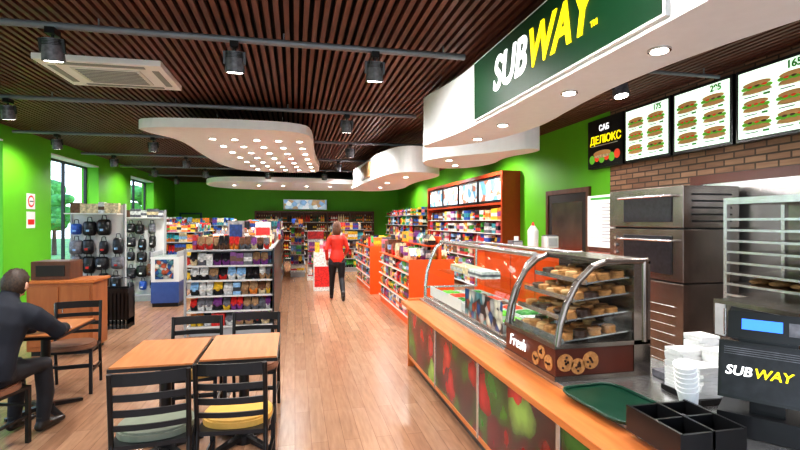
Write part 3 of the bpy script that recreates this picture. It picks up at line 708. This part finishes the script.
# AC cassette
b=B(); cx,cy=-1.98,5.95
b.box(cx-.6,cx+.6,cy-.48,cy+.48,3.335,3.398,'white'); b.box(cx-.34,cx+.34,cy-.27,cy+.27,3.325,3.335,'offw')
for i in range(9): b.box(cx-.30,cx+.30,cy-.24+i*.058,cy-.215+i*.058,3.318,3.325,'acg')
for s_ in(-1,1):
    b.box(cx-.42,cx+.42,cy+s_*.39-.035,cy+s_*.39+.035,3.328,3.335,'acg'); b.box(cx+s_*.5-.035,cx+s_*.5+.035,cy-.3,cy+.3,3.328,3.335,'acg')
b.obj('air_conditioner',.006)
# rails and spots
rails=[(4.45,-4.9,1.62),(7.1,-4.9,1.8),(9.8,-4.9,4.6),(12.6,-4.9,4.6),(15.2,-4.9,4.6),(17.9,-4.9,4.6),(2.0,-4.9,1.6)]
for (y,xa,xb) in rails:
    b=B(); z=3.31
    b.cyl((xa,y,z),(xb,y,z),.03,'grey',n=12)
    x=xa+.3
    while x<xb: b.cyl((x,y,z),(x,y,3.397),.008,'grey',n=6); x+=1.5
    b.obj('light_track')
def spot(x,y,face=1):
    b=B(); z=3.28
    b.box(x-.035,x+.035,y-.06,y+.06,z-.05,z+.0,'blk')
    b.cyl((x,y,z-.05),(x,y,z-.10),.012,'blk')
    T=Matrix.Translation((x,y,z-.17))@Matrix.Rotation(.22*face,4,'X')
    b.cyl((0,0,.09),(0,0,-.09),.07,'g_gry',.085,n=20,T=T); b.box(-.095,.095,-.012,.012,-.02,.09,'blk',T); b.cyl((0,0,-.0901),(0,0,-.092),.066,'lampe',n=20,T=T)
    for i in range(4): b.cyl((0,0,.09-.012*i-.012),(0,0,.084-.012*i-.012),.078,'blk',n=20,T=T)
    b.obj('track_spotlight')
SP=[(-1.94,4.45),(-.52,4.45),(.73,4.45),(-3.6,7.1),(.75,7.1)]
for y,xs in((9.8,(-4.2,-2.6,1.1,3.6)),(12.6,(-4.2,-2.6,1.1,3.6)),(15.2,(-4,-2.6,-.8,.9,3.2)),(17.9,(-4,3.6)),(2.0,(-3.0,-1.2,.6))):
    for x in xs: SP.append((x,y))
for s_ in SP: spot(*s_)
b=B();b.cyl((2.9,4.45,3.31),(4.6,4.45,3.31),.02,'grey'); b.cyl((3.0,4.45,3.31),(3.0,4.45,3.397),.008,'grey');b.cyl((4.4,4.45,3.31),(4.4,4.45,3.397),.008,'grey'); b.obj('light_track'); spot(3.35,4.45,-1)
SP.append((3.35,4.45))
# lamps
def lamp(x,y,z,e,ang=150,col=(1,.97,.94),r=.07,tilt=(0,0)):
    l=bpy.data.lights.new('lamp','SPOT'); l.energy=e; l.spot_size=math.radians(ang); l.spot_blend=.6; l.color=col; l.shadow_soft_size=r
    o=bpy.data.objects.new('lamp_light',l); o.location=(x,y,z); o.rotation_euler=(tilt[0],tilt[1],0); COL.objects.link(o)
for (x,y) in SP:
    t=(0,0); e_=150 if y>9 else 115
    if .5<x<1.2: t=(0,-.8); e_=e_*.85      # aimed at the sign and soffits
    if x<-3.5: t=(0,.5); e_=85             # washing the left wall
    if x>3 and y>5: t=(0,-.5)
    lamp(x,y+.03,2.97,e_,tilt=t)
for (x,y) in((-1.2,8.4),(-.3,8.4),(-1.1,10.6),(-.1,10.6)): lamp(x,y,2.96,120)
for (x,y) in((-1,17),(1.,17),(-2,19),(2.2,19)): lamp(x,y,2.9,220)  # extra lamps added to brighten the back of the shop
for (x,y) in((2.0,4.4),(1.98,3.2),(1.98,2.3),(1.98,1.3)): lamp(x,y,2.60,38)
for (x,y) in((2.3,7.0),(2.2,9.5),(2.1,11),(2.2,12.5)): lamp(x,y,2.56,80)
lamp(3.5,2.6,3.25,70); lamp(3.4,6.2,3.2,80)

# ---------------------------------------------------------------- people
def remesh(parts,vox,smooth_it):
    bb=B(); segs=[]
    for lab,ch,ra,rb,side in parts:
        bb.loft(ch,ra,rb,side,'white',16)
        bb.ell(ch[0],(min(ra[0],rb[0]),)*3,'white',12,8); bb.ell(ch[-1],(min(ra[-1],rb[-1]),)*3,'white',12,8)
        for i in range(len(ch)-1): segs.append((lab,Vector(ch[i]),Vector(ch[i+1]),(ra[i]+rb[i])/2,(ra[i+1]+rb[i+1])/2))
    me=bpy.data.meshes.new('tmp'); me.from_pydata(bb.v,[],bb.f); me.update()
    ob=bpy.data.objects.new('tmp',me); COL.objects.link(ob)
    md=ob.modifiers.new('r','REMESH'); md.mode='VOXEL'; md.voxel_size=vox; 
    ms=ob.modifiers.new('s','SMOOTH'); ms.factor=.5; ms.iterations=smooth_it
    dg=bpy.context.evaluated_depsgraph_get(); ev=ob.evaluated_get(dg); m2=ev.to_mesh()
    vs=[v.co.copy() for v in m2.vertices]; fs=[tuple(p.vertices) for p in m2.polygons]
    ev.to_mesh_clear(); bpy.data.objects.remove(ob)
    labs=[]
    for f in fs:
        c=sum((vs[i] for i in f),Vector())/len(f); best=None;bd=9
        for lab,a,b_,r0,r1 in segs:
            d=b_-a; t=max(0,min(1,(c-a).dot(d)/max(d.dot(d),1e-9))); dist=(c-(a+d*t)).length-(r0+(r1-r0)*t)
            if dist<bd: bd=dist;best=lab
        labs.append(best)
    return vs,fs,labs
def head(b,c,tilt,yaw,skin,hair,long=False):
    T=Matrix.Translation(c)@Matrix.Rotation(yaw,4,'Z')@Matrix.Rotation(tilt,4,'X')
    def fn(d):
        q=d.copy()
        if d.z<0: q.x*=1+.32*d.z; q.y=q.y*(1+.12*d.z)
        return q
    b.ell((0,0,0),(.075,.092,.115),skin,24,16,T=T,fn=fn)
    b.ell((0,.095,-.018),(.012,.02,.024),skin,10,8,T=T)
    b.ell((0,.086,-.055),(.026,.008,.008),'lip',10,6,T=T)
    for s_ in(-1,1):
        b.ell((s_*.030,.080,.006),(.014,.010,.009),'eyew',10,6,T=T); b.ell((s_*.030,.089,.006),(.006,.004,.006),'txtk',8,6,T=T)
        b.ell((s_*.030,.083,.026),(.018,.008,.004),hair,8,5,T=T)
        b.ell((s_*.082,-.002,-.005),(.009,.020,.030),skin,10,8,T=T)
    def keep(m): return (m.y<.02 and m.z>-.085) or m.z>.055
    def hf(d):
        k=1+.03*math.sin(d.x*17+d.z*9)+.025*math.sin(d.y*23+d.x*11); return d*k
    b.ell((0,-.008,.014),(.088,.104,.120),hair,32,24,T=T,keep=keep,fn=hf)
    if long:
        b.loft([(0,-.03,.06),(0,-.052,-.03),(0,-.065,-.11),(0,-.06,-.19)],[.078,.092,.088,.06],[.065,.060,.048,.022],(1,0,0),hair,16,T=T)
def hand(b,T,sgn,skin):
    b.loft([(0,-.01,0),(0,.03,0),(0,.07,-.002),(0,.092,-.004)],[.024,.036,.041,.038],[.020,.016,.014,.011],(1,0,0),skin,12,T=T)
    for i,(x,l) in enumerate(((-.030,.062),(-.010,.074),(.011,.070),(.030,.054))):
        x*=sgn
        b.loft([(x,.083,-.003),(x*1.06,.083+l*.45,.003),(x*1.08,.083+l*.78,-.010),(x*1.06,.083+l,-.028)],[.0095,.009,.008,.006],[.009,.0085,.0075,.006],(1,0,0),skin,8,T=T)
    x=-sgn*.03
    b.loft([(x,.02,-.004),(x-sgn*.026,.05,-.010),(x-sgn*.036,.078,-.016),(x-sgn*.030,.10,-.020)],[.012,.0115,.010,.007],[.012,.011,.009,.007],(0,0,1),skin,8,T=T)
def bodyadd(b,parts,vox,it):
    vs,fs,labs=remesh(parts,vox,it); b.add(vs,fs,labs,True)
S=(1,0,0)
# walking woman seen from behind
b=B(); J='red';Tt='trou'
parts=[(J,[(0,0,.90),(0,0,1.0),(0,.005,1.1),(0,.01,1.24),(0,0,1.34),(0,0,1.40),(0,.0,1.45)],[.168,.15,.125,.135,.14,.09,.055],[.125,.11,.095,.105,.095,.07,.05],S),
 (Tt,[(0,0,.84),(0,0,.90)],[.152,.152],[.12,.12],S),
 ('skin',[(0,0,1.44),(0,.02,1.55)],[.046,.046],[.046,.046],S)]
for s_,kn,an,toe in((-1,(-.10,.12,.50),(-.11,.24,.10),(-.12,.40,.035)),(1,(.10,.02,.49),(.12,-.26,.18),(.13,-.15,.04))):
    parts+=[(Tt,[(s_*.085,0,.84),(s_*.095,(kn[1])/2,.69),kn,tuple((Vector(kn)*.55+Vector(an)*.45)),an],[.100,.084,.062,.056,.042],[.112,.092,.064,.060,.044],S)]
    parts+=[('shoe',[(an[0],an[1]-.03,an[2]-.035),(an[0],an[1]+.05,an[2]-.045),toe],[.042,.045,.035],[.04,.04,.028],S),('shoe',[(an[0],an[1],an[2]+.03),(an[0],an[1]-.005,an[2]-.03)],[.046,.044],[.048,.045],S)]
arms=((-1,(-.225,-.05,1.12),(-.21,.04,.90)),(1,(.225,-.01,1.13),(.19,.18,1.01)))
for s_,el,wr in arms:
    parts+=[(J,[(s_*.12,0,1.37),(s_*.158,-.01,1.33),tuple((Vector((s_*.168,0,1.29))+Vector(el))/2),el,wr],[.050,.052,.046,.041,.034],[.055,.055,.048,.042,.034],(0,1,0))]
bodyadd(b,parts,.011,4)
for s_,el,wr in arms:
    d=(Vector(wr)-Vector(el)).normalized(); T=Matrix.Translation(wr)@d.to_track_quat('Y','Z').to_matrix().to_4x4()@Matrix.Rotation(s_*1.3,4,'Y')
    hand(b,T,s_,'skin')
head(b,(0,.03,1.595),0,-.1,'skin','hairr',True)
b.obj('walking_woman',loc=(.88,10.35,0),rz=-.05)
# seated man
b=B(); J='navy'
parts=[(J,[(0,-.02,.54),(0,0,.66),(0,.05,.78),(0,.10,.92),(0,.15,1.02),(0,.18,1.07),(0,.205,1.11)],[.215,.21,.20,.225,.215,.145,.08],[.155,.15,.15,.16,.14,.10,.075],S),
 ('skin',[(0,.205,1.09),(0,.25,1.18)],[.058,.056],[.058,.056],S)]
for s_ in(-1,1):
    parts+=[(Tt,[(s_*.09,-.02,.56),(s_*.11,.2,.565),(s_*.12,.40,.545),(s_*.12,.43,.30),(s_*.12,.40,.10)],[.10,.088,.070,.062,.046],[.085,.08,.070,.064,.048],(1,0,0)),
     ('shoe',[(s_*.12,.37,.05),(s_*.12,.46,.045),(s_*.13,.60,.035)],[.042,.048,.035],[.042,.038,.025],S),('shoe',[(s_*.12,.40,.12),(s_*.12,.40,.05)],[.046,.045],[.046,.045],S)]
arms=((-1,(-.27,.34,.84),(-.10,.56,.80)),(1,(.30,.32,.84),(.16,.58,.80)))
for s_,el,wr in arms:
    parts+=[(J,[(s_*.16,.155,1.01),(s_*.225,.175,.975),tuple((Vector((s_*.235,.18,.97))+Vector(el))/2),el,wr],[.080,.082,.073,.066,.048],[.08,.085,.075,.066,.048],(0,1,0))]
bodyadd(b,parts,.012,4)
for s_,el,wr in arms:
    d=(Vector(wr)-Vector(el)); d.z=-.02; d.normalize(); T=Matrix.Translation((wr[0],wr[1],wr[2]-.012))@d.to_track_quat('Y','Z').to_matrix().to_4x4()
    hand(b,T@Matrix.Translation((0,.01,0)),s_,'skin')
head(b,(0,.275,1.20),-.35,.1,'skin','hairb')
b.obj('seated_man',loc=(-2.22,4.08,0),rz=-.25)

# ---------------------------------------------------------------- world & camera
w=bpy.data.worlds.new('world'); scene.world=w; w.use_nodes=True
nt=w.node_tree; bg=nt.nodes['Background']
tc=nt.nodes.new('ShaderNodeTexCoord'); sp=nt.nodes.new('ShaderNodeSeparateXYZ'); r=nt.nodes.new('ShaderNodeValToRGB')
r.color_ramp.elements[0].color=(.85,.92,1,1); r.color_ramp.elements[1].color=(.35,.6,1,1); r.color_ramp.elements[1].position=.7
nt.links.new(tc.outputs['Generated'],sp.inputs[0]); nt.links.new(sp.outputs['Z'],r.inputs['Fac']); nt.links.new(r.outputs['Color'],bg.inputs['Color'])
bg.inputs['Strength'].default_value=3.2
scene.view_settings.view_transform='Standard'
scene.view_settings.look='Medium High Contrast'
scene.view_settings.exposure=.22
cam=bpy.data.cameras.new('camera'); cam.sensor_width=36; cam.lens=21.6; cam.shift_y=-3/800; cam.clip_end=200
co=bpy.data.objects.new('camera',cam); co.location=(0,0,1.7); co.rotation_euler=(math.pi/2,0,-math.atan(105/480)); COL.objects.link(co)
scene.camera=co
